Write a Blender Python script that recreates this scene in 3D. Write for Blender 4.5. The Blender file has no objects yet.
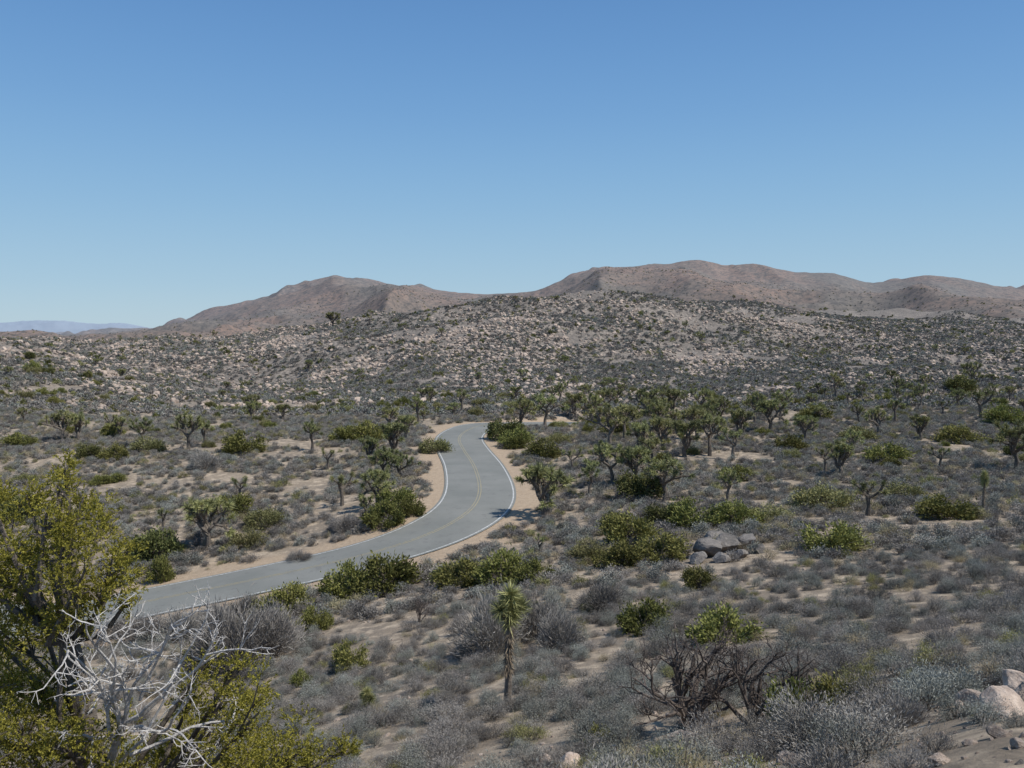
import bpy, math, numpy as np
from mathutils import Vector
rng = np.random.default_rng(7)
scene = bpy.context.scene
F = 850.0; HZ = 330.0; TH = math.atan((384-HZ)/F)

# ------------------------------------------------------------------ noise
def _h(ix, iy, seed):
    h = (ix.astype(np.int64)*374761393 + iy.astype(np.int64)*668265263 + seed*974711) & 0xffffffff
    h = ((h ^ (h >> 13))*1274126177) & 0xffffffff
    h = h ^ (h >> 16)
    return (h & 0xffff)/65535.0*2-1
def noise(x, y, seed=0):
    ix = np.floor(x); iy = np.floor(y); fx = x-ix; fy = y-iy
    fx = fx*fx*fx*(fx*(fx*6-15)+10); fy = fy*fy*fy*(fy*(fy*6-15)+10)
    a = _h(ix, iy, seed); b = _h(ix+1, iy, seed); c = _h(ix, iy+1, seed); d = _h(ix+1, iy+1, seed)
    return (a*(1-fx)+b*fx)*(1-fy)+(c*(1-fx)+d*fx)*fy
def fbm(x, y, seed=0, o=3):
    s = 0; a = 1; t = 0
    for k in range(o):
        s = s+a*noise(x*2**k+17*k, y*2**k-9*k, seed+k); t += a; a *= .5
    return s/t
def sst(a, b, x):
    t = np.clip((x-a)/(b-a), 0, 1); return t*t*(3-2*t)

# ------------------------------------------------------------------ relief of the valley (elevations relative to the viewpoint)
def slope(v):
    yc = (384-v)/F
    return (yc*math.cos(TH)-math.sin(TH))/(math.cos(TH)+yc*math.sin(TH))
def ray(px, v):
    yc = (384-v)/F; den = math.cos(TH)+yc*math.sin(TH)
    return (px-512)/F/den, slope(v)
C5 = [0, 256, 512, 768, 1024]
ZR = [
 (0.0, C5, [-1.7]*5),
 (5, C5, [-3.7,-3.9,-3.7,-3.3,-2.75]),
 (10, C5, [-7.0,-6.8,-6.1,-5.4,-4.6]),
 (15, C5, [-9.6,-9.2,-8.3,-7.3,-6.3]),
 (25, C5, [-13.2,-12.5,-10.9,-9.8,-8.6]),
 (40, C5, [-17.0,-15.8,-13.6,-12.2,-11.0]),
 (60, C5, [-18.7,-17.4,-15.1,-13.6,-12.8]),
 (80, C5, [-17.6,-16.2,-15.0,-14.3,-13.8]),
 (110, C5, [-16.0,-15.3,-15.0,-14.8,-14.5]),
]
C9 = [0,128,256,384,512,640,768,896,1024]
VR = [
 (150, C9, [408,418,418,416,415,415,412,410,408]),
 (190, C9, [370,398,409,406,402,404,402,398,394]),
 (230, C9, [339,379,402,396,390,393,392,388,382]),
 (265, C9, [341,376,396,387,380,385,384,381,376]),
 (300, C9, [358,382,390,371,362,370,377,375,371]),
 (360, C9, [362,370,362,341,330,341,359,363,362]),
 (430, C9, [352,354,342,322,306,316,342,352,353]),
 (500, [0,128,200,256,300,330,384,430,480,512,560,620,680,768,896,1024],
       [346,346,342,336,331,324,318,307,298,297,296,293,301,322,338,343]),
 (600, C9, [348,349,341,326,304,297,309,326,335]),
 (750, C9, [350,351,346,335,318,308,309,313,326]),
 (1000, C9, [352,352,348,338,326,321,320,319,325]),
 (1350, C9, [348,347,343,330,322,318,316,313,314]),
]
crestx = [-300,0,60,110,150,200,235,270,300,340,380,405,430,470,500,530,560,600,625,640,665,690,708,720,745,765,790,830,870,900,925,960,1000,1024,1300]
crestv = [343,340,336,332,328,317,306,296,289,280,284,290,291,295,298,292,285,271,273,270,267,262,266,272,266,269,274,279,290,283,278,283,289,290,300]
cv = np.array(crestv, float); cx = np.array(crestx, float)
VR += [
 (1750, crestx, list(np.minimum(cv+17+6*np.sin(cx/37.)+4*np.sin(cx/17.+1), 344))),
 (2000, crestx, list(np.minimum(cv+10+4*np.sin(cx/29.+2), 344))),
 (2300, crestx, list(cv)),
 (3000, crestx, list(cv+14)),
 (4200, [0,1024], [342,336]),
 (8000, [0,1024], [338,336]),
 (14000, [0,1024], [334,334]),
 (19000, [-300,-100,0,30,60,90,125,150,180,1024], [322,320,324,321,320,324,323,328,333,333]),
 (32000, [0,1024], [331,331]),
]
cols = np.arange(-520, 1560, 8.0)
rows_D = []; T = []
for D, c, z in ZR:
    rows_D.append(D); T.append(np.interp(cols, c, z))
for D, c, v in VR:
    rows_D.append(D); T.append(slope(np.interp(cols, c, v))*D)
T = np.array(T); tk = np.log(np.array(rows_D)+4.0)
m = np.zeros_like(T)
dl = (T[1:]-T[:-1])/(tk[1:]-tk[:-1])[:, None]
m[1:-1] = np.where(dl[1:]*dl[:-1] > 0, 2*dl[1:]*dl[:-1]/(dl[1:]+dl[:-1]+1e-9*np.sign(dl[1:]+dl[:-1]+1e-12)), 0)
m[0] = dl[0]; m[-1] = dl[-1]
NT = 900
td = np.linspace(tk[0], tk[-1], NT)
ki = np.clip(np.searchsorted(tk, td)-1, 0, len(tk)-2)
hh = (tk[ki+1]-tk[ki])[:, None]; q = ((td-tk[ki])/(tk[ki+1]-tk[ki]))[:, None]
TD = (2*q**3-3*q**2+1)*T[ki]+(q**3-2*q**2+q)*hh*m[ki]+(-2*q**3+3*q**2)*T[ki+1]+(q**3-q**2)*hh*m[ki+1]
ker = np.exp(-np.arange(-5, 6)**2/(2*.9**2)); ker /= ker.sum()
ker2 = np.exp(-np.arange(-12, 13)**2/(2*4.0**2)); ker2 /= ker2.sum()
def sm(A, k):
    p = len(k)//2; B = np.pad(A, ((0, 0), (p, p)), mode='edge')
    return sum(k[i]*B[:, i:i+A.shape[1]] for i in range(len(k)))
wfar = sst(math.log(1200), math.log(1700), td)[:, None]
TD = sm(TD, ker2)*(1-wfar)+sm(TD, ker)*wfar

def raw_height(x, y):
    rho = np.hypot(x, y)+1e-6; phi = np.arctan2(x, y)
    L = math.radians(50)
    ap = np.abs(phi)
    u = np.where(ap < L, np.tan(np.clip(phi, -L, L)), np.sign(phi)*math.tan(L)*(math.pi-ap)/(math.pi-L))
    D = rho*np.cos(np.minimum(ap, L))
    t = np.clip((np.log(D+4)-tk[0])/(tk[-1]-tk[0])*(NT-1), 0, NT-1.001)
    c = np.clip((u*F+512-cols[0])/8.0, 0, len(cols)-1.001)
    i = t.astype(int); j = c.astype(int); a = t-i; b = c-j
    z = (TD[i, j]*(1-b)+TD[i, j+1]*b)*(1-a)+(TD[i+1, j]*(1-b)+TD[i+1, j+1]*b)*a
    hill = sst(150, 300, D)
    far = sst(900, 1500, D)
    for k, lam in enumerate([640, 320, 160, 80, 40, 20, 10, 5, 2.2]):
        if lam > 50: mask = sst(lam*2.2, lam*5, D)
        else: mask = 1.0
        amp = lam*(0.008+0.030*hill*(1 if lam > 8 else .8))
        if lam <= 40 and lam > 4: amp = amp*np.where(hill > 0.01, 1, .6)
        if lam >= 80: amp = amp*(1+.95*far*(1-np.exp(-((D-2300)/280)**2)))*(1-.35*far*np.exp(-((D-2300)/280)**2))
        if lam <= 40: amp = amp*(1-.3*far)
        wx = noise(x/lam*.6+5, y/lam*.6, 90+k)*.5
        n = noise(x/lam+3.1*k+wx, y/lam-7.7*k+wx, 50+k)
        if lam >= 40: n = 0.9-2.2*np.sqrt(n*n+.003)
        z = z+amp*mask*n*sst(0, 12, D)*(1-sst(5000, 9000, D)*0.6)
    return z
# ------------------------------------------------------------------ road
rp = [(60,619,18.9),(130,604,18.4),(200,591,17.9),(300,570,17.1),(380,551,16.3),(435,532,15.7),(470,511,15.2),(480,490,15.0),(474,466,15.0),(463,449,15.0),(459,438,15.0),(468,430,15.0),(488,424.5,15.0)]
pts = [(-110, 30, -21.5), (-75, 48, -20.3), (-50, 55, -19.5)]
for px, v, h in rp:
    u, s = ray(px, v); D = h/(-s); pts.append((u*D, D, -h))
pts += [(6, 144, -15.9), (22, 156, -17.0), (42, 168, -17.0), (80, 186, -17.0), (140, 215, -17.2), (220, 260, -17.4)]
pts = np.array(pts)
def catmull(P, n):
    out = []
    for i in range(len(P)-1):
        p0 = P[max(i-1, 0)]; p1 = P[i]; p2 = P[i+1]; p3 = P[min(i+2, len(P)-1)]
        for t in np.linspace(0, 1, n, endpoint=False):
            out.append(.5*((2*p1)+(-p0+p2)*t+(2*p0-5*p1+4*p2-p3)*t*t+(-p0+3*p1-3*p2+p3)*t**3))
    out.append(P[-1]); return np.array(out)
R = catmull(pts, 24)
seg = np.r_[0, np.cumsum(np.hypot(*(R[1:, :2]-R[:-1, :2]).T))]
ns = int(seg[-1]/0.8); ss = np.linspace(0, seg[-1], ns)
R = np.stack([np.interp(ss, seg, R[:, k]) for k in range(3)], 1)
for _ in range(12):
    R[1:-1] = .25*R[:-2]+.5*R[1:-1]+.25*R[2:]
def unit(a): return a/(np.linalg.norm(a, axis=-1, keepdims=True)+1e-9)
G3 = np.gradient(R, axis=0); GL = np.hypot(G3[:, 0], G3[:, 1]); TG = G3[:, :2]/GL[:, None]; SL = G3[:, 2]/GL
def road_dist(x, y):
    d = np.full(x.shape, 1e3); z = np.zeros(x.shape)
    sel = np.where((y > 15) & (y < 290) & (np.abs(x) < 240))[0]
    for c in range(0, len(sel), 20000):
        s = sel[c:c+20000]
        dd = (x[s, None]-R[None, :, 0])**2+(y[s, None]-R[None, :, 1])**2
        k = dd.argmin(1)
        al = (x[s]-R[k, 0])*TG[k, 0]+(y[s]-R[k, 1])*TG[k, 1]
        al = np.clip(al, -.6, .6)
        d[s] = np.sqrt(np.maximum(dd[np.arange(len(s)), k]-al**2, 0)); z[s] = R[k, 2]+SL[k]*al
    return d, z
def height(x, y, full=False):
    x = np.atleast_1d(np.asarray(x, float)); y = np.atleast_1d(np.asarray(y, float))
    z = raw_height(x, y); d, zr = road_dist(x, y)
    w = 1-sst(4.6, 15, d)
    w = np.where(y > 142, 1-sst(4.3, 10, d), w)
    z = z*(1-w)+(zr-0.08)*w
    return (z, d) if full else z
def spot(px, v):
    u, s = ray(px, v)
    D = np.geomspace(4, 3500, 2500); z = height(u*D, D)
    hit = np.where(s*D < z)[0]
    k = hit[0] if len(hit) else len(D)-1
    return u*D[k], D[k], z[k]

# ------------------------------------------------------------------ mesh helper
class MB:
    def __init__(s): s.V = []; s.F = []; s.n = 0
    def add(s, v, f, mat=0):
        v = np.asarray(v, float).reshape(-1, 3); f = np.asarray(f, int)
        s.V.append(v); s.F.append((f+s.n, mat)); s.n += len(v)
    def mesh(s, name, mats, smooth=False):
        V = np.concatenate(s.V); me = bpy.data.meshes.new(name)
        me.vertices.add(len(V)); me.vertices.foreach_set('co', V.astype(np.float32).ravel())
        idx = np.concatenate([f.ravel() for f, _ in s.F])
        tot = np.concatenate([np.full(len(f), f.shape[1]) for f, _ in s.F])
        mi = np.concatenate([np.full(len(f), m) for f, m in s.F])
        me.loops.add(len(idx)); me.loops.foreach_set('vertex_index', idx.astype(np.int32))
        me.polygons.add(len(tot)); st = np.r_[0, np.cumsum(tot)[:-1]]
        me.polygons.foreach_set('loop_start', st.astype(np.int32))
        me.polygons.foreach_set('material_index', mi.astype(np.int32))
        me.polygons.foreach_set('use_smooth', np.full(len(tot), smooth))
        for mt in mats: me.materials.append(mt)
        me.update(calc_edges=True); return me
def obj(name, me, loc=(0, 0, 0), rot=(0, 0, 0), sc=(1, 1, 1), parent=None, coll=None):
    o = bpy.data.objects.new(name, me); o.location = loc; o.rotation_euler = rot
    o.scale = sc if hasattr(sc, '__len__') else (sc,)*3
    (coll or scene.collection).objects.link(o)
    if parent: o.parent = parent
    return o
def leaves(mb, P, d, L, W, rg, mat=0, tri=False):
    n = len(P); d = unit(d); s = unit(np.cross(d, rg.normal(size=(n, 3))))
    L = np.broadcast_to(np.asarray(L, float), (n,))[:, None]; W = np.broadcast_to(np.asarray(W, float), (n,))[:, None]
    if tri:
        V = np.stack([P-s*W/2, P+s*W/2, P+d*L], 1).reshape(-1, 3); mb.add(V, np.arange(3*n).reshape(-1, 3), mat)
    else:
        V = np.stack([P, P+d*L*.5+s*W/2, P+d*L, P+d*L*.5-s*W/2], 1).reshape(-1, 3); mb.add(V, np.arange(4*n).reshape(-1, 4), mat)
def tube(mb, P, Rr, n=5, mat=0):
    P = np.asarray(P, float); k = len(P); Rr = np.broadcast_to(np.asarray(Rr, float), (k,))
    tg = unit(np.gradient(P, axis=0)); ref = np.array([.31, .12, .94]) if abs(tg[0] @ np.array([.31, .12, .94])) < .9 else np.array([1., 0, 0])
    a = unit(np.cross(tg, ref)); b = np.cross(tg, a)
    th = np.arange(n)/n*2*math.pi
    V = P[:, None]+Rr[:, None, None]*(a[:, None]*np.cos(th)[None, :, None]+b[:, None]*np.sin(th)[None, :, None])
    f = [[i*n+j, i*n+(j+1) % n, (i+1)*n+(j+1) % n, (i+1)*n+j] for i in range(k-1) for j in range(n)]
    mb.add(V.reshape(-1, 3), f, mat)
def grow(mb, p, d, L, r, depth, rg, n=5, mat=0, wig=.25, up=0.0, kids=(2, 4), shrink=.68, fork=.75):
    k = 5; P = [np.array(p, float)]; d = unit(np.array(d, float))
    for i in range(k):
        d = unit(d+rg.normal(size=3)*wig*.6+np.array([0, 0, up])); P.append(P[-1]+d*L/k)
    P = np.array(P); tube(mb, P, np.linspace(r, r*.5, k+1), n, mat)
    if depth > 0:
        for _ in range(rg.integers(kids[0], kids[1]+1)):
            i = rg.integers(2, k+1)
            nd = unit(d+rg.normal(size=3)*fork)
            grow(mb, P[i], nd, L*shrink*rg.uniform(.7, 1.1), r*.56, depth-1, rg, max(3, n-1), mat, wig, up, kids, shrink, fork)

# ------------------------------------------------------------------ materials
def newmat(name):
    mt = bpy.data.materials.new(name); mt.use_nodes = True; nt = mt.node_tree
    return mt, nt, nt.nodes, nt.links, nt.nodes['Principled BSDF']
def foliage(name, c1, c2, var=.35, trans=.25, rough=.75):
    mt, nt, N, L, bs = newmat(name)
    geo = N.new('ShaderNodeNewGeometry'); oi = N.new('ShaderNodeObjectInfo')
    mx = N.new('ShaderNodeMix'); mx.data_type = 'RGBA'
    mx.inputs[6].default_value = (*c1, 1); mx.inputs[7].default_value = (*c2, 1)
    L.new(geo.outputs['Random Per Island'], mx.inputs[0])
    hs = N.new('ShaderNodeHueSaturation')
    mr = N.new('ShaderNodeMapRange'); mr.inputs[3].default_value = 1-var; mr.inputs[4].default_value = 1+var
    L.new(oi.outputs['Random'], mr.inputs[0]); L.new(mr.outputs[0], hs.inputs['Value'])
    mr2 = N.new('ShaderNodeMapRange'); mr2.inputs[3].default_value = .482; mr2.inputs[4].default_value = .512
    ml = N.new('ShaderNodeMath'); ml.operation = 'MULTIPLY'; ml.inputs[1].default_value = 7.31
    fr = N.new('ShaderNodeMath'); fr.operation = 'FRACT'
    L.new(oi.outputs['Random'], ml.inputs[0]); L.new(ml.outputs[0], fr.inputs[0]); L.new(fr.outputs[0], mr2.inputs[0]); L.new(mr2.outputs[0], hs.inputs['Hue'])
    L.new(mx.outputs[2], hs.inputs['Color']); L.new(hs.outputs[0], bs.inputs['Base Color'])
    bs.inputs['Roughness'].default_value = rough; bs.inputs['Specular IOR Level'].default_value = .12
    if trans > 0:
        tr = N.new('ShaderNodeBsdfTranslucent'); L.new(hs.outputs[0], tr.inputs['Color'])
        ms = N.new('ShaderNodeMixShader'); ms.inputs[0].default_value = trans
        L.new(bs.outputs[0], ms.inputs[1]); L.new(tr.outputs[0], ms.inputs[2]); L.new(ms.outputs[0], N['Material Output'].inputs[0])
    return mt
def rocky(name, c1, c2, sc=2.0):
    mt, nt, N, L, bs = newmat(name)
    tc = N.new('ShaderNodeTexCoord'); oi = N.new('ShaderNodeObjectInfo')
    n1 = N.new('ShaderNodeTexNoise'); n1.inputs['Scale'].default_value = sc; n1.inputs['Detail'].default_value = 6; n1.inputs['Roughness'].default_value = .7
    L.new(tc.outputs['Object'], n1.inputs['Vector'])
    cr = N.new('ShaderNodeValToRGB'); cr.color_ramp.elements[0].position = .32; cr.color_ramp.elements[1].position = .68
    cr.color_ramp.elements[0].color = (*c1, 1); cr.color_ramp.elements[1].color = (*c2, 1)
    L.new(n1.outputs[0], cr.inputs[0])
    hs = N.new('ShaderNodeHueSaturation'); mr = N.new('ShaderNodeMapRange'); mr.inputs[3].default_value = .7; mr.inputs[4].default_value = 1.2
    L.new(oi.outputs['Random'], mr.inputs[0]); L.new(mr.outputs[0], hs.inputs['Value']); L.new(cr.outputs[0], hs.inputs['Color'])
    L.new(hs.outputs[0], bs.inputs['Base Color']); bs.inputs['Roughness'].default_value = .9
    b = N.new('ShaderNodeBump'); b.inputs['Strength'].default_value = .8; b.inputs['Distance'].default_value = .08
    L.new(n1.outputs[0], b.inputs['Height']); L.new(b.outputs[0], bs.inputs['Normal'])
    return mt
M_gray = foliage('blackbrush_twigs', (.165, .153, .142), (.315, .297, .272), .36, 0)
M_sage = foliage('sage_leaves', (.18, .187, .17), (.32, .33, .295), .28, 0)
M_straw = foliage('dry_grass', (.33, .285, .17), (.47, .41, .27), .25, .2)
M_olive = foliage('olive_leaves', (.16, .16, .07), (.31, .30, .135), .3, .15)
M_green = foliage('scrub_oak_leaves', (.10, .11, .034), (.255, .25, .08), .3, .15)
M_dark = foliage('dark_leaves', (.068, .08, .03), (.17, .18, .065), .25, .1)
M_jun = foliage('juniper_leaves', (.15, .142, .026), (.40, .35, .07), .0, .3)
M_josh = foliage('joshua_leaves', (.18, .19, .075), (.42, .42, .19), .22, .1, .5)
M_josh2 = foliage('joshua_leaves_old', (.11, .12, .055), (.28, .29, .14), .22, .1, .5)
M_thatch = foliage('dead_thatch', (.17, .135, .095), (.34, .28, .20), .1, 0)
M_bark = rocky('bark', (.07, .057, .048), (.20, .17, .14), 9)
M_dead = rocky('weathered_wood', (.36, .34, .32), (.70, .67, .64), 14)
M_char = rocky('dark_dead_wood', (.05, .04, .035), (.17, .135, .115), 10)
M_rock = rocky('granite', (.27, .205, .165), (.53, .435, .36), 2.2)
M_rockd = rocky('dark_granite', (.11, .10, .092), (.29, .26, .235), 2.5)

# ------------------------------------------------------------------ terrain
def deg(a): return np.radians(a)
az = np.concatenate([np.linspace(-180, -60, 50, endpoint=False), np.linspace(-60, -35, 60, endpoint=False),
    np.linspace(-35, 35, 800, endpoint=False), np.linspace(35, 60, 60, endpoint=False), np.linspace(60, 180, 50, endpoint=False)])
az = deg(az)
rr = np.concatenate([np.geomspace(.8, 15, 60, endpoint=False), np.geomspace(15, 900, 600, endpoint=False), np.geomspace(900, 4000, 230, endpoint=False), np.geomspace(4000, 30000, 60)])
A, RR = np.meshgrid(az, rr)
X = (RR*np.sin(A)).ravel(); Y = (RR*np.cos(A)).ravel()
Z, RD = height(X, Y, True)
na, nr = len(az), len(rr)
i, j = np.meshgrid(np.arange(nr-1), np.arange(na), indexing='ij'); j2 = (j+1) % na
Fq = np.stack([i*na+j, i*na+j2, (i+1)*na+j2, (i+1)*na+j], -1).reshape(-1, 4)[:, ::-1]
mb = MB(); mb.add(np.stack([X, Y, Z], 1), Fq)
mb.add(np.array([[0, 0, -1.7]]), np.zeros((0, 3), int))
c0 = na*nr
mb.F.append((np.array([[c0, (k+1) % na, k] for k in range(na)]), 0))
mt, nt, N, L, bs = newmat('desert_ground')
def attr(n):
    a = N.new('ShaderNodeAttribute'); a.attribute_name = n; return a.outputs['Fac']
def tex(scale, detail=4, rough=.6):
    t = N.new('ShaderNodeTexNoise'); t.inputs['Scale'].default_value = scale
    t.inputs['Detail'].default_value = detail; t.inputs['Roughness'].default_value = rough
    L.new(geo.outputs['Position'], t.inputs['Vector']); return t.outputs[0]
def ramp(v, a, b):
    r = N.new('ShaderNodeMapRange'); r.inputs[1].default_value = a; r.inputs[2].default_value = b; L.new(v, r.inputs[0]); return r.outputs[0]
def mix(f, a, b, bt='MIX'):
    x = N.new('ShaderNodeMix'); x.data_type = 'RGBA'; x.blend_type = bt
    if hasattr(f, 'links'): L.new(f, x.inputs[0])
    else: x.inputs[0].default_value = f
    for k, c in ((6, a), (7, b)):
        if isinstance(c, tuple): x.inputs[k].default_value = (*c, 1)
        else: L.new(c, x.inputs[k])
    return x.outputs[2]
def mul(a, b):
    x = N.new('ShaderNodeMath'); x.operation = 'MULTIPLY'
    for k, c in ((0, a), (1, b)):
        if hasattr(c, 'links'): L.new(c, x.inputs[k])
        else: x.inputs[k].default_value = c
    return x.outputs[0]
geo = N.new('ShaderNodeNewGeometry')
sand = mix(ramp(tex(.18, 3), .35, .65), (.385, .31, .23), (.25, .21, .17))
sand = mix(ramp(tex(6, 6, .75), .3, .7), mix(.75, sand, (.15, .125, .10)), sand)
sand = mix(ramp(tex(1.3, 3), .47, .7), sand, (.50, .405, .305))
hillc = mix(ramp(tex(.05, 3), .35, .65), (.205, .18, .158), (.32, .275, .235))
hillc = mix(ramp(tex(.9, 4, .7), .42, .58), (.13, .115, .102), hillc)
farc = mix(ramp(tex(.0035, 4), .42, .60), (.245, .158, .112), (.165, .135, .105))
farc = mix(ramp(tex(.09, 5, .85), .40, .57), (.078, .064, .050), farc)
farc = mix(mul(ramp(tex(.03, 4, .8), .56, .66), .35), farc, (.32, .24, .185))
col = mix(attr('hill'), sand, hillc)
col = mix(attr('far'), col, farc)
shc = mix(ramp(tex(3, 6, .7), .3, .7), (.33, .25, .178), (.46, .36, .262))
col = mix(attr('shoulder'), col, shc)
col = mix(attr('haze_tint'), col, (.30, .37, .46))  # aerial haze painted into the base colour, bluer with distance
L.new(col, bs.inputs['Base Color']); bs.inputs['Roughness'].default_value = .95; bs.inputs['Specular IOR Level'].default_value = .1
bp = N.new('ShaderNodeBump'); bp.inputs['Strength'].default_value = .8; bp.inputs['Distance'].default_value = .12
L.new(tex(3.5, 8, .8), bp.inputs['Height']); L.new(bp.outputs[0], bs.inputs['Normal'])
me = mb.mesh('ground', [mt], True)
Dp = np.r_[np.hypot(X, Y), 0]
def setattr_(me, n, v):
    a = me.attributes.new(n, 'FLOAT', 'POINT'); a.data.foreach_set('value', v.astype(np.float32))
rd = np.r_[RD, 1e3]; Xa = np.r_[X, 0]; Ya = np.r_[Y, 0]
setattr_(me, 'hill', sst(150, 260, Dp+20*fbm(Xa/30, Ya/30, 3)))
setattr_(me, 'far', sst(800, 1300, Dp))
setattr_(me, 'shoulder', 1-sst(4.9, 7.6, rd+2.4*fbm(Xa/6, Ya/6, 9)))
setattr_(me, 'haze_tint', np.clip(1-np.exp(-np.maximum(Dp-250, 0)/10500), 0, .93))
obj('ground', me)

# ------------------------------------------------------------------ road with painted lines
tg = TG; nr2 = np.stack([-tg[:, 1], tg[:, 0]], 1)
HW = 3.4
def strip(offs, dz, name, mat, parent=None):
    m_ = MB(); k = len(offs); V = np.concatenate([np.concatenate([R[:, :2]+nr2*o, R[:, 2:3]+dz-0.012*abs(o)], 1)[:, None] for o in offs], 1)
    n = len(R); f = []
    for a in range(n-1):
        for b in range(k-1): f.append([a*k+b, (a+1)*k+b, (a+1)*k+b+1, a*k+b+1][::-1])
    m_.add(V.reshape(-1, 3), f); return obj(name, m_.mesh(name, [mat]), parent=parent)
mt, nt, N, L, bs = newmat('aged_asphalt'); geo = N.new('ShaderNodeNewGeometry')
c = mix(ramp(tex(.25, 4), .35, .65), (.178, .182, .165), (.228, .228, .208))
c = mix(ramp(tex(14, 6, .8), .35, .65), mix(.35, c, (.11, .11, .105)), c)
c = mix(mul(ramp(tex(1.1, 6, .8), .57, .61), .45), c, (.13, .125, .12))
L.new(c, bs.inputs['Base Color']); bs.inputs['Roughness'].default_value = .85
road = strip([-HW, -1.8, 0, 1.8, HW], 0.02, 'road', mt)
def paint(name, c, wear):
    mt, nt, N_, L_, bs = newmat(name)
    global N, L, geo
    N, L = N_, L_; geo = N.new('ShaderNodeNewGeometry')
    cc = mix(mul(ramp(tex(5, 6, .8), .40, .60), wear), c, (.21, .21, .195)); L.new(cc, bs.inputs['Base Color']); bs.inputs['Roughness'].default_value = .7
    return mt
PW = paint('white_paint', (.62, .62, .60), .8); PY = paint('yellow_paint', (.34, .28, .14), .97)
strip([-HW+.2, -HW+.32], .026, 'edge_line_left', PW, road); strip([HW-.32, HW-.2], .026, 'edge_line_right', PW, road)
strip([-.17, -.07], .026, 'centre_line_a', PY, road); strip([.07, .17], .026, 'centre_line_b', PY, road)

# ------------------------------------------------------------------ plant prototypes
def shrub(name, seed, mat, n=1800, clumps=16, L_=.1, W_=.014, hr=.75, sig=.17, stems=True, smat=None, spread=.55):
    rg = np.random.default_rng(seed); mb = MB()
    th = rg.uniform(0, 2*math.pi, clumps); ph = np.arccos(rg.uniform(0.05, 1, clumps)); r = rg.uniform(.5, 1.0, clumps)
    C = np.stack([np.sin(ph)*np.cos(th)*r, np.sin(ph)*np.sin(th)*r, np.cos(ph)*r*hr*1.15+.12], 1)*.85
    w = rg.uniform(.4, 1, clumps); w /= w.sum()
    k = rg.choice(clumps, n, p=w)
    P = C[k]+rg.normal(size=(n, 3))*sig*rg.uniform(.6, 1.3, clumps)[k][:, None]
    P[:, 2] = np.abs(P[:, 2])*np.where(P[:, 2] < 0, .6, 1)
    d = unit(P-np.array([0, 0, -.1]))+rg.normal(size=(n, 3))*spread
    leaves(mb, P, d, L_*rg.uniform(.6, 1.4, n), W_*rg.uniform(.7, 1.4, n), rg, 0)
    if stems:
        for c in C:
            b = rg.normal(size=3)*.05; b[2] = -.05
            mid = (b+c)*.5+rg.normal(size=3)*.06
            tube(mb, [b, mid, c], [.022, .015, .007], 3, 1)
            for _ in range(3):
                e = c+rg.normal(size=3)*.2; tube(mb, [mid, (mid+e)/2+rg.normal(size=3)*.03, e], [.01, .008, .004], 3, 1)
    return mb.mesh(name, [mat, smat or M_bark])
def grass(name, seed, n=500):
    rg = np.random.default_rng(seed); mb = MB()
    P = np.c_[rg.normal(size=(n, 2))*.22, np.zeros(n)]; d = np.c_[P[:, :2]*1.6+rg.normal(size=(n, 2))*.25, np.ones(n)]
    leaves(mb, P, d, rg.uniform(.25, .65, n), .014, rg, 0, True); return mb.mesh(name, [M_straw])
def blob_rock(name, seed, mat, sub=3):
    import bmesh
    bm = bmesh.new(); bmesh.ops.create_icosphere(bm, subdivisions=sub, radius=1)
    rg = np.random.default_rng(seed); pl = [(unit(rg.normal(size=3)), rg.uniform(.5, .88)) for _ in range(13)]
    V = np.array([v.co[:] for v in bm.verts])
    for n_, o in pl:
        e = V @ n_-o; V = V-np.where(e > 0, e, 0)[:, None]*n_*.95
    V *= (1+.05*np.sin(V[:, [1]]*7+seed)*np.cos(V[:, [0]]*6))*np.array([1, .8, .62]); V += rg.normal(size=V.shape)*.008
    for v, c in zip(bm.verts, V): v.co = c
    me = bpy.data.meshes.new(name); bm.to_mesh(me); bm.free(); me.materials.append(mat); return me
def coll_of(name, meshes):
    c = bpy.data.collections.new(name)
    for k, me in enumerate(meshes): obj('%s_%02d' % (name, k), me, coll=c)
    return c
near = coll_of('scrub_near', [
    shrub('n0', 1, M_gray, 3600), shrub('n1', 2, M_gray, 3200, 22, hr=.6), shrub('n2', 3, M_gray, 3800, 12, sig=.2),
    shrub('n3', 4, M_sage, 4200, 20, .07, .018), shrub('n4', 5, M_sage, 4000, 14, .08, .016, hr=.9),
    shrub('n5', 6, M_olive, 3200, 16, .08, .022), grass('n6', 7), shrub('n7', 8, M_straw, 1500, 12, .13, .012, hr=.7)])
midc = coll_of('scrub_mid', [
    shrub('m0', 11, M_gray, 800, 14, .15, .045), shrub('m1', 12, M_gray, 700, 18, .15, .045, hr=.6), shrub('m2', 13, M_gray, 800, 12, .16, .045, sig=.2),
    shrub('m3', 14, M_sage, 800, 16, .13, .055), shrub('m4', 15, M_sage, 800, 14, .13, .055, hr=.9),
    shrub('m5', 16, M_olive, 800, 14, .13, .055), shrub('m6', 17, M_straw, 400, 9, .2, .03, hr=.7), shrub('m7', 18, M_straw, 500, 12, .18, .03)])
farcl = coll_of('scrub_far', [
    shrub('f0', 21, M_gray, 130, 9, .4, .17, stems=False), shrub('f1', 22, M_gray, 130, 9, .4, .17, hr=.6, stems=False), shrub('f2', 23, M_gray, 120, 8, .4, .17, stems=False),
    shrub('f3', 24, M_sage, 130, 9, .4, .17, stems=False), shrub('f4', 25, M_sage, 120, 9, .4, .17, hr=.9, stems=False),
    shrub('f5', 26, M_green, 150, 9, .4, .2, stems=False), shrub('f6', 27, M_olive, 130, 7, .4, .17, stems=False), shrub('f7', 28, M_dark, 160, 9, .4, .2, hr=1.0, stems=False)])

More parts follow.
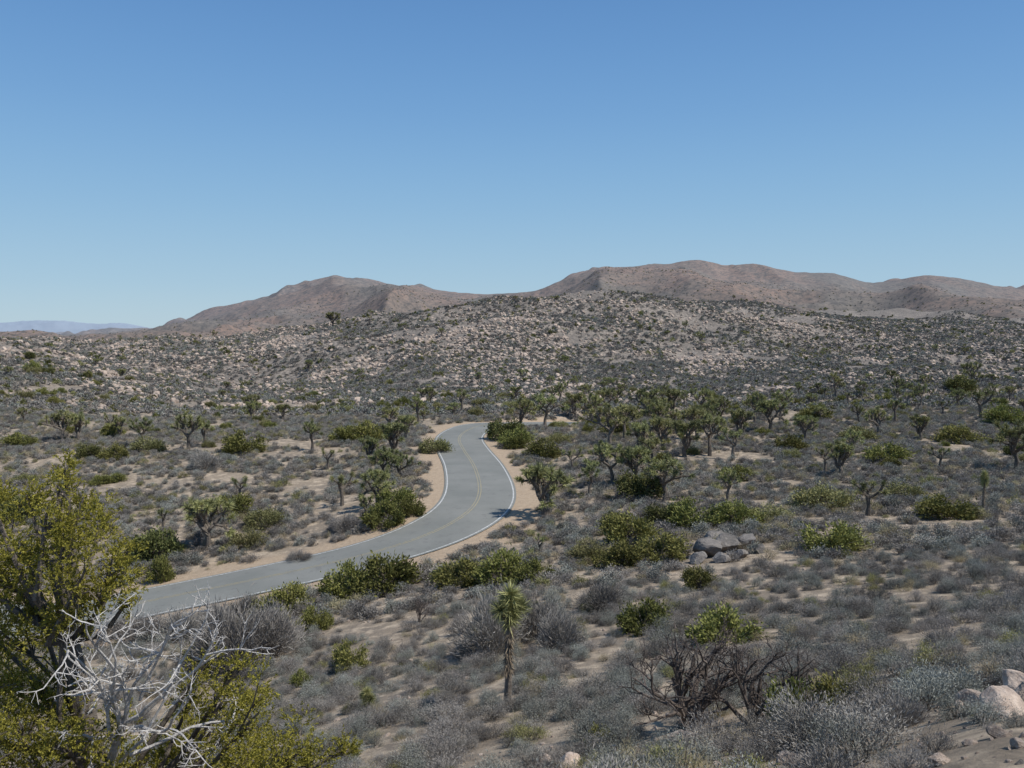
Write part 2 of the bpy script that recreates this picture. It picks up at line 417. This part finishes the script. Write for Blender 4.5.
def scatter(name, P, sc, rot, idx, coll):
    n = len(P); me = bpy.data.meshes.new(name); me.vertices.add(n); me.vertices.foreach_set('co', P.astype(np.float32).ravel())
    a = me.attributes.new('scl', 'FLOAT_VECTOR', 'POINT'); a.data.foreach_set('vector', sc.astype(np.float32).ravel())
    a = me.attributes.new('rot', 'FLOAT_VECTOR', 'POINT'); a.data.foreach_set('vector', rot.astype(np.float32).ravel())
    a = me.attributes.new('idx', 'INT', 'POINT'); a.data.foreach_set('value', idx.astype(np.int32))
    o = obj(name, me)
    g = bpy.data.node_groups.new(name, 'GeometryNodeTree')
    g.interface.new_socket('Geometry', in_out='INPUT', socket_type='NodeSocketGeometry'); g.interface.new_socket('Geometry', in_out='OUTPUT', socket_type='NodeSocketGeometry')
    gi = g.nodes.new('NodeGroupInput'); go = g.nodes.new('NodeGroupOutput'); ip = g.nodes.new('GeometryNodeInstanceOnPoints')
    ci = g.nodes.new('GeometryNodeCollectionInfo'); ci.inputs[0].default_value = coll; ci.inputs['Separate Children'].default_value = True; ci.inputs['Reset Children'].default_value = True
    def na_(nm, t):
        x = g.nodes.new('GeometryNodeInputNamedAttribute'); x.data_type = t; x.inputs[0].default_value = nm; return x.outputs[0]
    er = g.nodes.new('FunctionNodeEulerToRotation')
    lk = g.links.new
    lk(gi.outputs[0], ip.inputs['Points']); lk(ci.outputs[0], ip.inputs['Instance']); ip.inputs['Pick Instance'].default_value = True
    lk(na_('idx', 'INT'), ip.inputs['Instance Index']); lk(na_('rot', 'FLOAT_VECTOR'), er.inputs[0]); lk(er.outputs[0], ip.inputs['Rotation'])
    lk(na_('scl', 'FLOAT_VECTOR'), ip.inputs['Scale']); lk(ip.outputs[0], go.inputs[0])
    md = o.modifiers.new('scatter', 'NODES'); md.node_group = g; return o
def sample(D0, D1, dens, umax=.8, patch=None, thr=-.2, rclear=5.3):
    n = int(dens*umax*(D1**2-D0**2)); D = np.sqrt(rng.uniform(D0**2, D1**2, n)); u = rng.uniform(-umax, umax, n)
    x = u*D; y = D
    if patch:
        f = fbm(x/patch, y/patch, 77, 3); k = f+rng.normal(size=n)*.12 > thr; x, y = x[k], y[k]
    z, d = height(x, y, True); k = d > rclear+1.8*fbm(x/5, y/5, 9); return x[k], y[k], z[k]
def mk(x, y, z, s0, s1, wts, sink=.04, tilt=.08, hvar=.25):
    n = len(x); s = rng.uniform(s0, s1, n)*rng.uniform(.75, 1.25, n)
    sc = np.stack([s*rng.uniform(.85, 1.2, n), s*rng.uniform(.85, 1.2, n), s*rng.uniform(1-hvar, 1+hvar, n)], 1)
    rot = np.c_[rng.normal(size=(n, 2))*tilt, rng.uniform(0, 6.28, n)]
    w = np.array(wts, float); w /= w.sum(); idx = rng.choice(len(w), n, p=w)
    return np.c_[x, y, z-sink], sc, rot, idx
W = [3, 3, 3, 2.4, 2.2, 1.0, 1.1, 1.1]
x, y, z = sample(3.2, 45, 2.25, 1.05, 4, -.36)
k = (np.hypot(x, y) > 4.5) & ~((x/y > .50) & (y < 10.8)); x, y, z = x[k], y[k], z[k]
scatter('desert_scrub', *mk(x, y, z, .25, .54, W), near)
x, y, z = sample(5.5, 10.8, 3.2, 1.0); k = (x/y > .5) & (y < 9.4); x, y, z = x[k], y[k], z[k]
scatter('desert_scrub', *mk(x, y, z, .12, .26, W), near)
x, y, z = sample(45, 150, 1.6, .82, 7, -.38)
scatter('desert_scrub', *mk(x, y, z, .32, .68, [3, 3, 3, 1.8, 1.8, 1.0, 1., 1.]), midc)
x, y, z = sample(150, 330, .72, .82, 12, -.34)
scatter('hillside_scrub', *mk(x, y, z, .4, .85, [3, 3, 3, 2.2, 1.8, .35, .8, .35]), farcl)
x, y, z = sample(330, 800, .23, .82, 25, -.36)
scatter('hillside_scrub', *mk(x, y, z, .5, 1.2, [3, 3, 3, 2.2, 1.8, .35, .7, .45]), farcl)
x, y, z = sample(800, 2000, .006, .8)
scatter('hillside_scrub', *mk(x, y, z, .8, 1.6, [3, 3, 3, 1, 1, 1.2, 1, 1.2]), farcl)
bushes = [shrub('oak_%d' % s, 40+s, [M_green, M_green, M_dark, M_olive][s % 4], 4600, 34, .10, .045, hr=.8, sig=.115) for s in range(4)]
bc = coll_of('bush_mass', bushes)
x, y, z = sample(85, 230, .011, .8, 20, -.1, 7)
scatter('distant_green_bushes', *mk(x, y, z, .8, 1.9, [1, 1, 1, 1.6], .1, 0.03), bc)
bx_ = []
for k in range(len(R)):
    if R[k, 1] > 138 and R[k, 0] > 0 and rng.random() < .42:
        o = -rng.uniform(6.5, 10); bx_.append((R[k, 0]+nr2[k, 0]*o, R[k, 1]+nr2[k, 1]*o))
bx_ = np.array(bx_); zz = height(bx_[:, 0], bx_[:, 1])
scatter('roadside_bushes', *mk(bx_[:, 0], bx_[:, 1], zz, .9, 1.7, [1, 1, 1, 1.6], .1, 0.03), bc)
rocks = [blob_rock('rock_%d' % s, s, M_rock, 3) for s in range(4)]
rc = coll_of('boulders', rocks+[blob_rock('rock_4', 9, M_rockd, 3)])
x, y, z = sample(190, 650, .34, .8, 38, .12)
scatter('hillside_boulders', *mk(x, y, z, .3, 1.25, [3, 3, 3, 3, .8], -.1, .4), rc)
x, y, z = sample(350, 700, .09, .8, 60, -.1)
scatter('hillside_boulders', *mk(x, y, z, .35, 1.4, [3, 3, 3, 3, 1.2], -.1, .4), rc)
x, y, z = sample(160, 330, .24, .8, 15, -.05); k = (x/y < -.24); x, y, z = x[k], y[k], z[k]
scatter('hillside_boulders', *mk(x, y, z, .2, .95, [3, 3, 3, 3, .6], -.05, .4), rc)
x, y, z = sample(5, 60, .7, .9)
scatter('loose_stones', *mk(x, y, z, .025, .12, [3, 3, 3, 3, 2], .0, .4), rc)
x, y, z = sample(5, 14, 12, .9); k = x/y > .3
scatter('loose_stones', *mk(x[k], y[k], z[k], .01, .05, [3, 3, 3, 3, 2], .0, .4), rc)

# ------------------------------------------------------------------ Joshua trees
def joshua(name, seed, arms=3, depth=3, trunk=1.5, hr=.33, single=False, nb=80):
    rg = np.random.default_rng(seed); mb = MB()
    def head(p, d, s=1.0):
        n = int(nb*s*1.2); dd = unit(rg.normal(size=(n, 3))+d*.75); mi = 0 if rg.random() < .66 else 3
        s = s*rg.uniform(.9, 1.25)
        P = p+d*rg.uniform(-.2, .12, n)[:, None]*s+dd*.04
        leaves(mb, P, dd, hr*s*rg.uniform(.7, 1.15, n), .055, rg, mi, True)
        m2 = int(nb*.4); t = rg.uniform(-.7, -.2, m2)[:, None]; dd = unit(rg.normal(size=(m2, 3))-d*.9)
        leaves(mb, p+d*t*s, dd, .17*s, .045, rg, 1, True)
    def br(p, d, L_, r, k):
        m_ = 5; P = [p]
        for _ in range(m_):
            d = unit(d+rg.normal(size=3)*.18+np.array([0, 0, .12])); P.append(P[-1]+d*L_/m_)
        tube(mb, P, np.linspace(r, r*.8, m_+1), 6, 2)
        P = np.array(P)
        if k == 0: head(P[-1], d); return
        n = rg.integers(2, 4); a0 = rg.uniform(0, 6.28)
        for q_ in range(n):
            a = a0+q_*6.283/n+rg.normal()*.3; s = unit(np.cross(d, [math.cos(a), math.sin(a), .2]))
            br(P[-1], unit(d*.75+s*rg.uniform(.6, 1.1)), rg.uniform(.45, .85), r*.78, max(0, k-1 if rg.random() < .85 else 0))
    if single:
        P = np.array([[0, 0, -.2], [.02, 0, .6], [-.03, .03, 1.3], [.02, 0, 1.9], [.04, 0, 2.45]]); tube(mb, P, [.10, .085, .08, .08, .08], 8, 2)
        m2 = 700; t = rg.uniform(.9, 2.2, m2); dd = unit(np.c_[rg.normal(size=(m2, 2)), rg.uniform(-3.2, -1.2, m2)])
        leaves(mb, np.c_[np.zeros((m2, 2)), t]+dd*.05, dd, .22, .028, rg, 1, True)
        m3 = 900; dd = unit(np.c_[rg.normal(size=(m3, 2)), rg.uniform(-.9, 1.9, m3)]); t = 2.05+.75*rg.random(m3)
        leaves(mb, np.c_[np.zeros((m3, 2)), t]+dd*.03, dd, rg.uniform(.28, .46, m3), .03, rg, 0, True)
        for a in (0.6, 3.9):
            q0 = np.array([math.cos(a)*.3, math.sin(a)*.2, 2.4]); tube(mb, [[0, 0, 2.0], q0*[.6, .6, .94], q0], [.08, .07, .06], 6, 2)
            n = 240; dd = unit(rg.normal(size=(n, 3))+[0, 0, .5]); leaves(mb, q0+dd*.03, dd, .33, .03, rg, 3, True)
    else:
        P = [np.array([0, 0, -.3]), np.array([rg.normal()*.04, rg.normal()*.04, trunk*.5]), np.array([rg.normal()*.1, rg.normal()*.1, trunk])]
        tube(mb, P, [.22, .15, .13], 8, 2)
        a0 = rg.uniform(0, 6.28)
        for q_ in range(arms):
            a = a0+q_*6.283/arms+rg.normal()*.3
            br(P[-1]-np.array([0, 0, rg.uniform(0, .35)]), unit(np.array([math.cos(a)*.75, math.sin(a)*.75, .8])), rg.uniform(.6, 1.1), .12, depth-1)
    me = mb.mesh(name, [M_josh, M_thatch, M_bark, M_josh2]); V = np.concatenate(mb.V); return me, V[:, 2].max()
JT = [joshua('joshua_%d' % s, 100+s, [4, 4, 3, 5, 3, 3][s], [3, 3, 3, 3, 2, 3][s], [1.3, 1.0, 1.9, 1.1, 1.6, 1.8][s]) for s in range(6)]
JS = joshua('joshua_single', 300, single=True)
jl = [(545,516,54,3),(208,549,54,3),(163,531,24,4),(342,506,34,4),(378,508,40,3),(383,478,32,0),(393,456,34,1),(188,452,40,2),(63,442,32,0),(143,447,30,2),
(78,440,28,1),(312,450,30,2),(328,470,22,4),(610,446,42,0),(545,428,34,5),(418,425,30,2),(520,430,32,0),(572,472,24,4),(590,496,36,2),(612,486,42,5),
(634,486,42,3),(665,500,46,0),(663,450,34,3),(685,457,38,1),(710,456,42,5),(733,460,32,4),(728,502,34,2),(770,432,34,3),(840,476,36,1),(868,516,38,4),
(878,436,30,0),(858,425,22,2),(895,422,24,4),(940,470,24,4),(1016,470,50,0),(972,386,24,5),(645,418,30,0),(672,416,28,1),(700,416,28,5),(755,420,28,0),
(980,420,30,4),(540,556,22,4),(240,500,24,4),(835,398,26,2),(870,358,14,4),(560,404,22,2),(600,470,30,0),(650,470,34,1),(697,440,34,3),(205,447,26,4),(333,328,16,3),
(625,440,36,5),(590,425,32,0),(740,440,32,1),(780,420,30,2),(462,412,22,4),(400,480,28,0),(825,472,26,4),(120,438,22,1),(365,520,26,2),(575,420,28,1),(605,418,30,5),
(655,432,32,0),(720,428,32,5),(640,455,34,1),(405,440,26,3),(370,462,26,1),(388,430,24,0),(805,440,26,3),(920,440,26,1),(850,455,26,0)]
for k_, (px, v, hp, t) in enumerate(jl):
    X0, Y0, Z0 = spot(px, v); me, H0 = JT[t]; s = hp*1.08*Y0/F/H0
    obj('joshua_tree', me, (X0, Y0, Z0-.05), (0, 0, rng.uniform(0, 6.28)), (s*rng.uniform(1, 1.15), s*rng.uniform(1, 1.15), s))
X0, Y0, Z0 = spot(507, 702); obj('joshua_tree', JS[0], (X0, Y0, Z0-.1), (0, .03, 0), 134*Y0/F/JS[1])
X0, Y0, Z0 = spot(367, 716); obj('joshua_tree', JS[0], (X0, Y0, Z0-.7), (0, -.03, 2), (.62, .62, .55))
X0, Y0, Z0 = spot(983, 517); obj('joshua_tree', JS[0], (X0, Y0, Z0-.1), (0, .05, 1), (.8, .8, 52*Y0/F/JS[1]))
jc = coll_of('joshua_mass', [j_[0] for j_ in JT])
x, y, z = sample(125, 260, .008, .78, 60, -.3, 9); k = (x/y > -.0) | (rng.random(len(x)) < .3); x, y, z = x[k], y[k], z[k]
scatter('distant_joshua_trees', *mk(x, y, z, .75, 1.1, [1]*6, .1, .02), jc)
x, y, z = sample(260, 700, .0009, .78, 80, -.2)
scatter('distant_joshua_trees', *mk(x, y, z, .7, 1.1, [1]*6, .1, .02), jc)

# ------------------------------------------------------------------ named green bushes
bl = [(155,556,66,30,2),(243,453,52,22,0),(232,515,50,22,1),(385,526,50,26,0),(345,596,60,36,0),(385,592,80,40,1),(460,585,62,28,0),(505,583,70,34,1),(535,582,45,24,0),
(350,671,44,32,0),(620,566,60,26,1),(662,560,66,28,0),(630,542,70,32,1),(692,526,66,28,0),(738,524,56,24,1),(665,524,48,24,2),(645,632,60,36,0),(700,588,42,24,1),(725,642,84,36,0),
(835,552,76,32,0),(823,508,64,26,3),(945,518,70,24,0),(505,440,46,24,2),(515,447,40,20,0),(640,498,58,30,2),(265,526,44,20,3),(18,522,50,36,2),(795,722,70,52,0),(840,718,80,50,1),
(872,712,50,36,3),(600,748,40,28,1),(290,612,60,30,1),(315,630,40,26,0),(205,668,48,34,0),(930,700,40,30,0),(960,392,40,16,2),(1005,424,46,20,0),(960,442,50,18,1),(885,462,50,20,0),
(905,497,44,16,3),(345,765,40,26,0),(302,686,26,20,0),(115,460,34,16,0),(20,446,36,14,0),(410,516,34,20,0),(435,452,36,16,3),(370,440,40,20,0),(345,442,38,18,1),(250,545,40,18,3),
(160,582,30,30,1),(770,520,50,16,3),(735,480,40,16,0),(815,420,40,14,0),(90,458,30,16,2),(395,512,50,26,1),(450,585,40,24,3),(545,458,40,20,0),(790,450,36,16,0),(860,440,40,14,3),
(590,560,40,20,3),(265,612,40,20,3)]
for px, v, wp, hp, t in bl:
    X0, Y0, Z0 = spot(px, v); w = wp*Y0/F/2; h = hp*Y0/F
    obj('scrub_oak_bush', bushes[t], (X0, Y0, Z0-.12), (0, 0, rng.uniform(0, 6.28)), (w, w, h*1.0))
gb = [shrub('grey_bush_%d' % s, 60+s, M_gray, 7000, 34, .16, .012, hr=.8, sig=.15, spread=.35) for s in range(2)]
for px, v, wp, hp, t in [(235,668,120,64,0),(275,655,70,50,1),(490,655,80,60,1),(535,640,70,44,0),(600,610,60,26,1),(560,650,60,40,0),(900,728,70,34,1),(300,560,30,10,0),(345,530,36,16,0),(205,470,34,18,1),
 (150,644,60,30,1),(185,640,60,32,0),(215,630,50,26,1),(130,636,40,22,0),(245,616,40,20,1)]:
    X0, Y0, Z0 = spot(px, v); w = wp*Y0/F/2; obj('grey_bare_bush', gb[t], (X0, Y0, Z0-.1), (0, 0, rng.uniform(0, 6.28)), (w, w, hp*Y0/F))
for px, v, sz, sd in [(690,728,1.35,5),(752,724,1.0,6),(420,622,.7,7),(815,742,.4,8)]:
    rg = np.random.default_rng(sd); mb = MB(); X0, Y0, Z0 = spot(px, v)
    for a in range(6):
        th = a*1.05+rg.normal()*.3
        grow(mb, (0, 0, -.1), (math.cos(th)*.5, math.sin(th)*.5, 1), 1.0, .06, 4, rg, 6, 0, .32, .07, (2, 4), .68, .6)
    obj('dead_shrub', mb.mesh('dead_shrub', [M_char]), (X0, Y0, Z0), (0, 0, 0), sz*1.0)

# ------------------------------------------------------------------ foreground boulders and the outcrop beside the bushes
bigr = [blob_rock('boulder_%d' % s, 20+s, M_rock, 4) for s in range(4)]; bigd = blob_rock('boulder_d', 31, M_rockd, 4)
for px, v, wp, t in [(1004,716,54,0),(1036,708,50,1),(976,704,30,2),(1018,692,38,3),(984,722,22,3),(960,708,14,0),(1000,737,20,2),(568,768,26,1),(690,756,40,0),(548,764,18,2),(795,768,30,3),(940,764,20,1),(1018,748,18,3),(970,745,12,2)]:
    X0, Y0, Z0 = spot(px, min(v, 790)); w = wp*Y0/F/2; obj('granite_boulder', bigr[t], (X0, Y0, Z0+w*.3), (rng.normal()*.2, rng.normal()*.2, rng.uniform(0, 6)), w*1.3)
for px, v, wp in [(708,556,34),(730,551,30),(746,547,24),(718,546,28),(698,563,20),(740,558,16),(722,562,18),(760,553,14)]:
    X0, Y0, Z0 = spot(px, v); w = wp*Y0/F/2; obj('dark_boulder', bigd, (X0, Y0, Z0+w*.45), (rng.normal()*.3, rng.normal()*.3, rng.uniform(0, 6)), w*1.25)

# ------------------------------------------------------------------ juniper on the left with dead white limbs
rg = np.random.default_rng(77); mb = MB(); D0 = 10.5
def wp_(px, v, D):
    u, s = ray(px, v); return np.array([u*D, D, s*D])
bx, by = wp_(95, 700, D0)[0], D0; bz = height(bx, by)[0]
base = np.array([bx, by, bz-.2])
trunk = [base, base+[.1, 0, 1.0], base+[-.1, .1, 1.9], wp_(70, 640, D0), wp_(72, 560, D0), wp_(68, 490, D0)]
tube(mb, trunk, [.26, .2, .17, .11, .06, .02], 9, 1)
cl = [(66,474,14),(60,494,20),(80,508,24),(46,520,26),(98,535,26),(62,550,34),(25,555,34),(110,568,24),(78,585,34),(10,582,38),(38,608,38),(100,598,18),(-15,630,42),(22,645,40),(62,628,28),
(5,685,44),(38,690,36),(20,735,50),(70,752,38),(112,758,26),(-30,560,40),(-40,700,50),(205,662,16),(192,698,22),(222,702,28),(205,738,38),(250,722,32),(165,752,26),
(245,760,42),(285,762,34),(130,780,40),(190,785,50),(312,768,22),(262,698,18),(60,790,60),(-10,800,60),(250,800,45),(345,748,10),(232,675,16),(28,500,12),(4,530,20),(126,553,12),(-10,500,20),(128,600,8)]
Pl = []; dl_ = []
for px, v, r in cl:
    dd = D0+rg.uniform(-.9, .9)*min(1, r/30); c = wp_(px, v, dd); rw = r*D0/F
    a = trunk[2] if v > 600 else trunk[3]
    if px > 150: a = trunk[1]
    mid = (a+c)/2+rg.normal(size=3)*.12+[0, 0, -.15]
    tube(mb, [a, mid, c, c+unit(c-mid)*rw*.5], [.06, .04, .02, .008], 5, 1)
    for sub in range(max(3, int(r/4.2))):
        cc = c+rg.normal(size=3)*rw*.5; n = int(10+r*.42)
        tube(mb, [c+(mid-c)*.2, (c+cc)/2+rg.normal(size=3)*.03, cc], [.018, .012, .006], 3, 1)
        o = rg.normal(size=(n, 3)); P = cc+o*rw*.17; ax = unit(unit(o)*.8+[0, 0, .55]+rg.normal(size=(n, 3))*.35)
        m_ = 18; t = rg.uniform(0, .15, (n, m_, 1)); PP = (P[:, None]+ax[:, None]*t).reshape(-1, 3)
        dv = (ax[:, None]*1.0+rg.normal(size=(n, m_, 3))*.6).reshape(-1, 3); Pl.append(PP); dl_.append(dv)
Pl = np.concatenate(Pl); dl_ = np.concatenate(dl_); leaves(mb, Pl, dl_, rg.uniform(.025, .05, len(Pl)), .016, rg, 0)
print('juniper leaves', len(Pl))
def limb(px0, v0, px1, v1, r, depth=3, dd=0.0):
    a = wp_(px0, v0, D0-.5); b = wp_(px1, v1, D0-.9+dd); d = b-a
    grow(mb, a, d, np.linalg.norm(d)*.95, r*.85, depth, rg, 6, 2, .26, .015, (3, 5), .46, .7)
tube(mb, [trunk[1], wp_(110, 765, D0-.3), wp_(125, 718, D0-.5)], [.08, .06, .045], 7, 2)
for a in [(125,722,158,636,.036),(125,722,192,648,.032),(120,728,98,645,.034),(125,720,130,622,.032),(130,728,207,688,.03),(115,742,90,680,.03),(130,755,215,736,.03),(120,762,198,712,.026),(140,700,178,630,.026),(118,710,88,662,.024),(115,740,74,715,.026),(122,735,112,612,.026),(135,720,205,645,.026)]:
    limb(*a)
obj('juniper_tree', mb.mesh('juniper_tree', [M_jun, M_bark, M_dead]))

# ------------------------------------------------------------------ car on the far bend
ci = int(np.argmin(np.abs(R[:, 0]/R[:, 1]-(716-512)/F)+(R[:, 1] < 120)*9)); cp = R[ci]; ct = tg[ci]
car = bpy.data.objects.new('car', None); scene.collection.objects.link(car); car.location = (cp[0]+ct[1]*1.7, cp[1]-ct[0]*1.7, cp[2]+.0); car.rotation_euler = (0, 0, math.atan2(ct[1], ct[0]))
def flat(name, c, r, met=0):
    mt, nt, N_, L_, b = newmat(name); b.inputs['Base Color'].default_value = (*c, 1); b.inputs['Roughness'].default_value = r; b.inputs['Metallic'].default_value = met
    t = N_.new('ShaderNodeTexNoise'); t.inputs['Scale'].default_value = 6; mrn = N_.new('ShaderNodeMapRange'); mrn.inputs[3].default_value = r*.8; mrn.inputs[4].default_value = r*1.3
    L_.new(t.outputs[0], mrn.inputs[0]); L_.new(mrn.outputs[0], b.inputs['Roughness']); return mt
CP = flat('car_paint', (.5, .53, .56), .3); CG = flat('car_glass', (.02, .025, .03), .08); CT = flat('tyre', (.02, .02, .02), .8)
def prism(prof, w0, w1, name, mat):
    m_ = MB(); n = len(prof); ztop = max(p[1] for p in prof); zb = min(p[1] for p in prof); V = []
    for s in (-1, 1):
        for (xx, zz) in prof: V.append([xx, s*(w0+(w1-w0)*(zz-zb)/(ztop-zb)), zz])
    m_.V.append(np.array(V)); m_.n = len(V)
    m_.F.append((np.array([list(range(n))]), 0)); m_.F.append((np.array([list(range(2*n-1, n-1, -1))]), 0))
    m_.F.append((np.array([[k, k+n, (k+1) % n+n, (k+1) % n] for k in range(n)]), 0))
    o = obj(name, m_.mesh(name, [mat]), parent=car); bv = o.modifiers.new('b', 'BEVEL'); bv.width = .05; bv.segments = 2; return o
prism([(-2.2, .3), (2.2, .3), (2.25, .62), (2.1, .8), (1.1, .95), (-1.6, .98), (-2.2, .92), (-2.28, .6)], .9, .84, 'body', CP)
prism([(1.0, .95), (.35, 1.36), (-.95, 1.38), (-1.6, .97)], .8, .62, 'windows', CG)
prism([(.35, 1.365), (.28, 1.43), (-.88, 1.44), (-.97, 1.385)], .63, .58, 'roof', CP)
for sx in (-1.35, 1.35):
    for sy in (-.8, .8):
        m_ = MB(); th = np.linspace(0, 2*math.pi, 20, endpoint=False)
        V = np.concatenate([np.c_[.32*np.cos(th), np.full(20, o_), .32*np.sin(th)] for o_ in (-.11, .11)]); m_.V.append(V); m_.n = 40
        m_.F.append((np.array([list(range(20))]), 0)); m_.F.append((np.array([list(range(39, 19, -1))]), 0)); m_.F.append((np.array([[k, (k+1) % 20, (k+1) % 20+20, k+20] for k in range(20)]), 0))
        obj('wheel', m_.mesh('wheel', [CT]), (sx, sy, .32), parent=car)

# ------------------------------------------------------------------ light, sky, camera
EL, AZ = math.radians(55), math.radians(108)   # azimuth measured clockwise from view direction (+Y)
sd = Vector((math.sin(AZ)*math.cos(EL), math.cos(AZ)*math.cos(EL), math.sin(EL)))
sl = bpy.data.lights.new('sun', 'SUN'); sl.energy = 4.5; sl.angle = math.radians(.5); sl.color = (1, .955, .875)
so = bpy.data.objects.new('sun', sl); scene.collection.objects.link(so); so.rotation_euler = sd.to_track_quat('Z', 'Y').to_euler()
w = bpy.data.worlds.new('World'); scene.world = w; w.use_nodes = True; wn = w.node_tree
sk = wn.nodes.new('ShaderNodeTexSky'); sk.sky_type = 'NISHITA'; sk.sun_disc = False; sk.sun_elevation = EL; sk.sun_rotation = AZ
sk.altitude = 1300; sk.air_density = 1.0; sk.dust_density = .3; sk.ozone_density = 1.5
tc = wn.nodes.new('ShaderNodeTexCoord'); sp = wn.nodes.new('ShaderNodeSeparateXYZ'); wn.links.new(tc.outputs['Generated'], sp.inputs[0])
cr = wn.nodes.new('ShaderNodeValToRGB'); wn.links.new(sp.outputs[2], cr.inputs[0]); cr.color_ramp.interpolation = 'B_SPLINE'
e = cr.color_ramp.elements; e[0].position = 0; e[0].color = (.41, .56, .67, 1); e[1].position = 1; e[1].color = (.09, .18, .36, 1)
for p_, c_ in ((.05, (.36, .535, .675)), (.14, (.255, .465, .685)), (.24, (.17, .365, .655)), (.37, (.10, .255, .55)), (.6, (.09, .20, .42))):
    q_ = e.new(p_); q_.color = (*c_, 1)
vm = wn.nodes.new('ShaderNodeVectorMath'); vm.operation = 'SCALE'; vm.inputs['Scale'].default_value = 7.8; wn.links.new(cr.outputs[0], vm.inputs[0])
mx = wn.nodes.new('ShaderNodeMix'); mx.data_type = 'RGBA'; mx.inputs[0].default_value = .9
wn.links.new(sk.outputs[0], mx.inputs[6]); wn.links.new(vm.outputs[0], mx.inputs[7])
bg = wn.nodes['Background']; wn.links.new(mx.outputs[2], bg.inputs[0]); bg.inputs[1].default_value = .13
cam = bpy.data.cameras.new('camera'); cam.sensor_width = 36; cam.lens = F/1024*36; cam.clip_end = 60000; cam.clip_start = .1
co = bpy.data.objects.new('camera', cam); scene.collection.objects.link(co); co.rotation_euler = (math.pi/2-TH, 0, 0); scene.camera = co
scene.view_settings.view_transform = 'Standard'; scene.view_settings.look = 'None'; scene.view_settings.exposure = 0
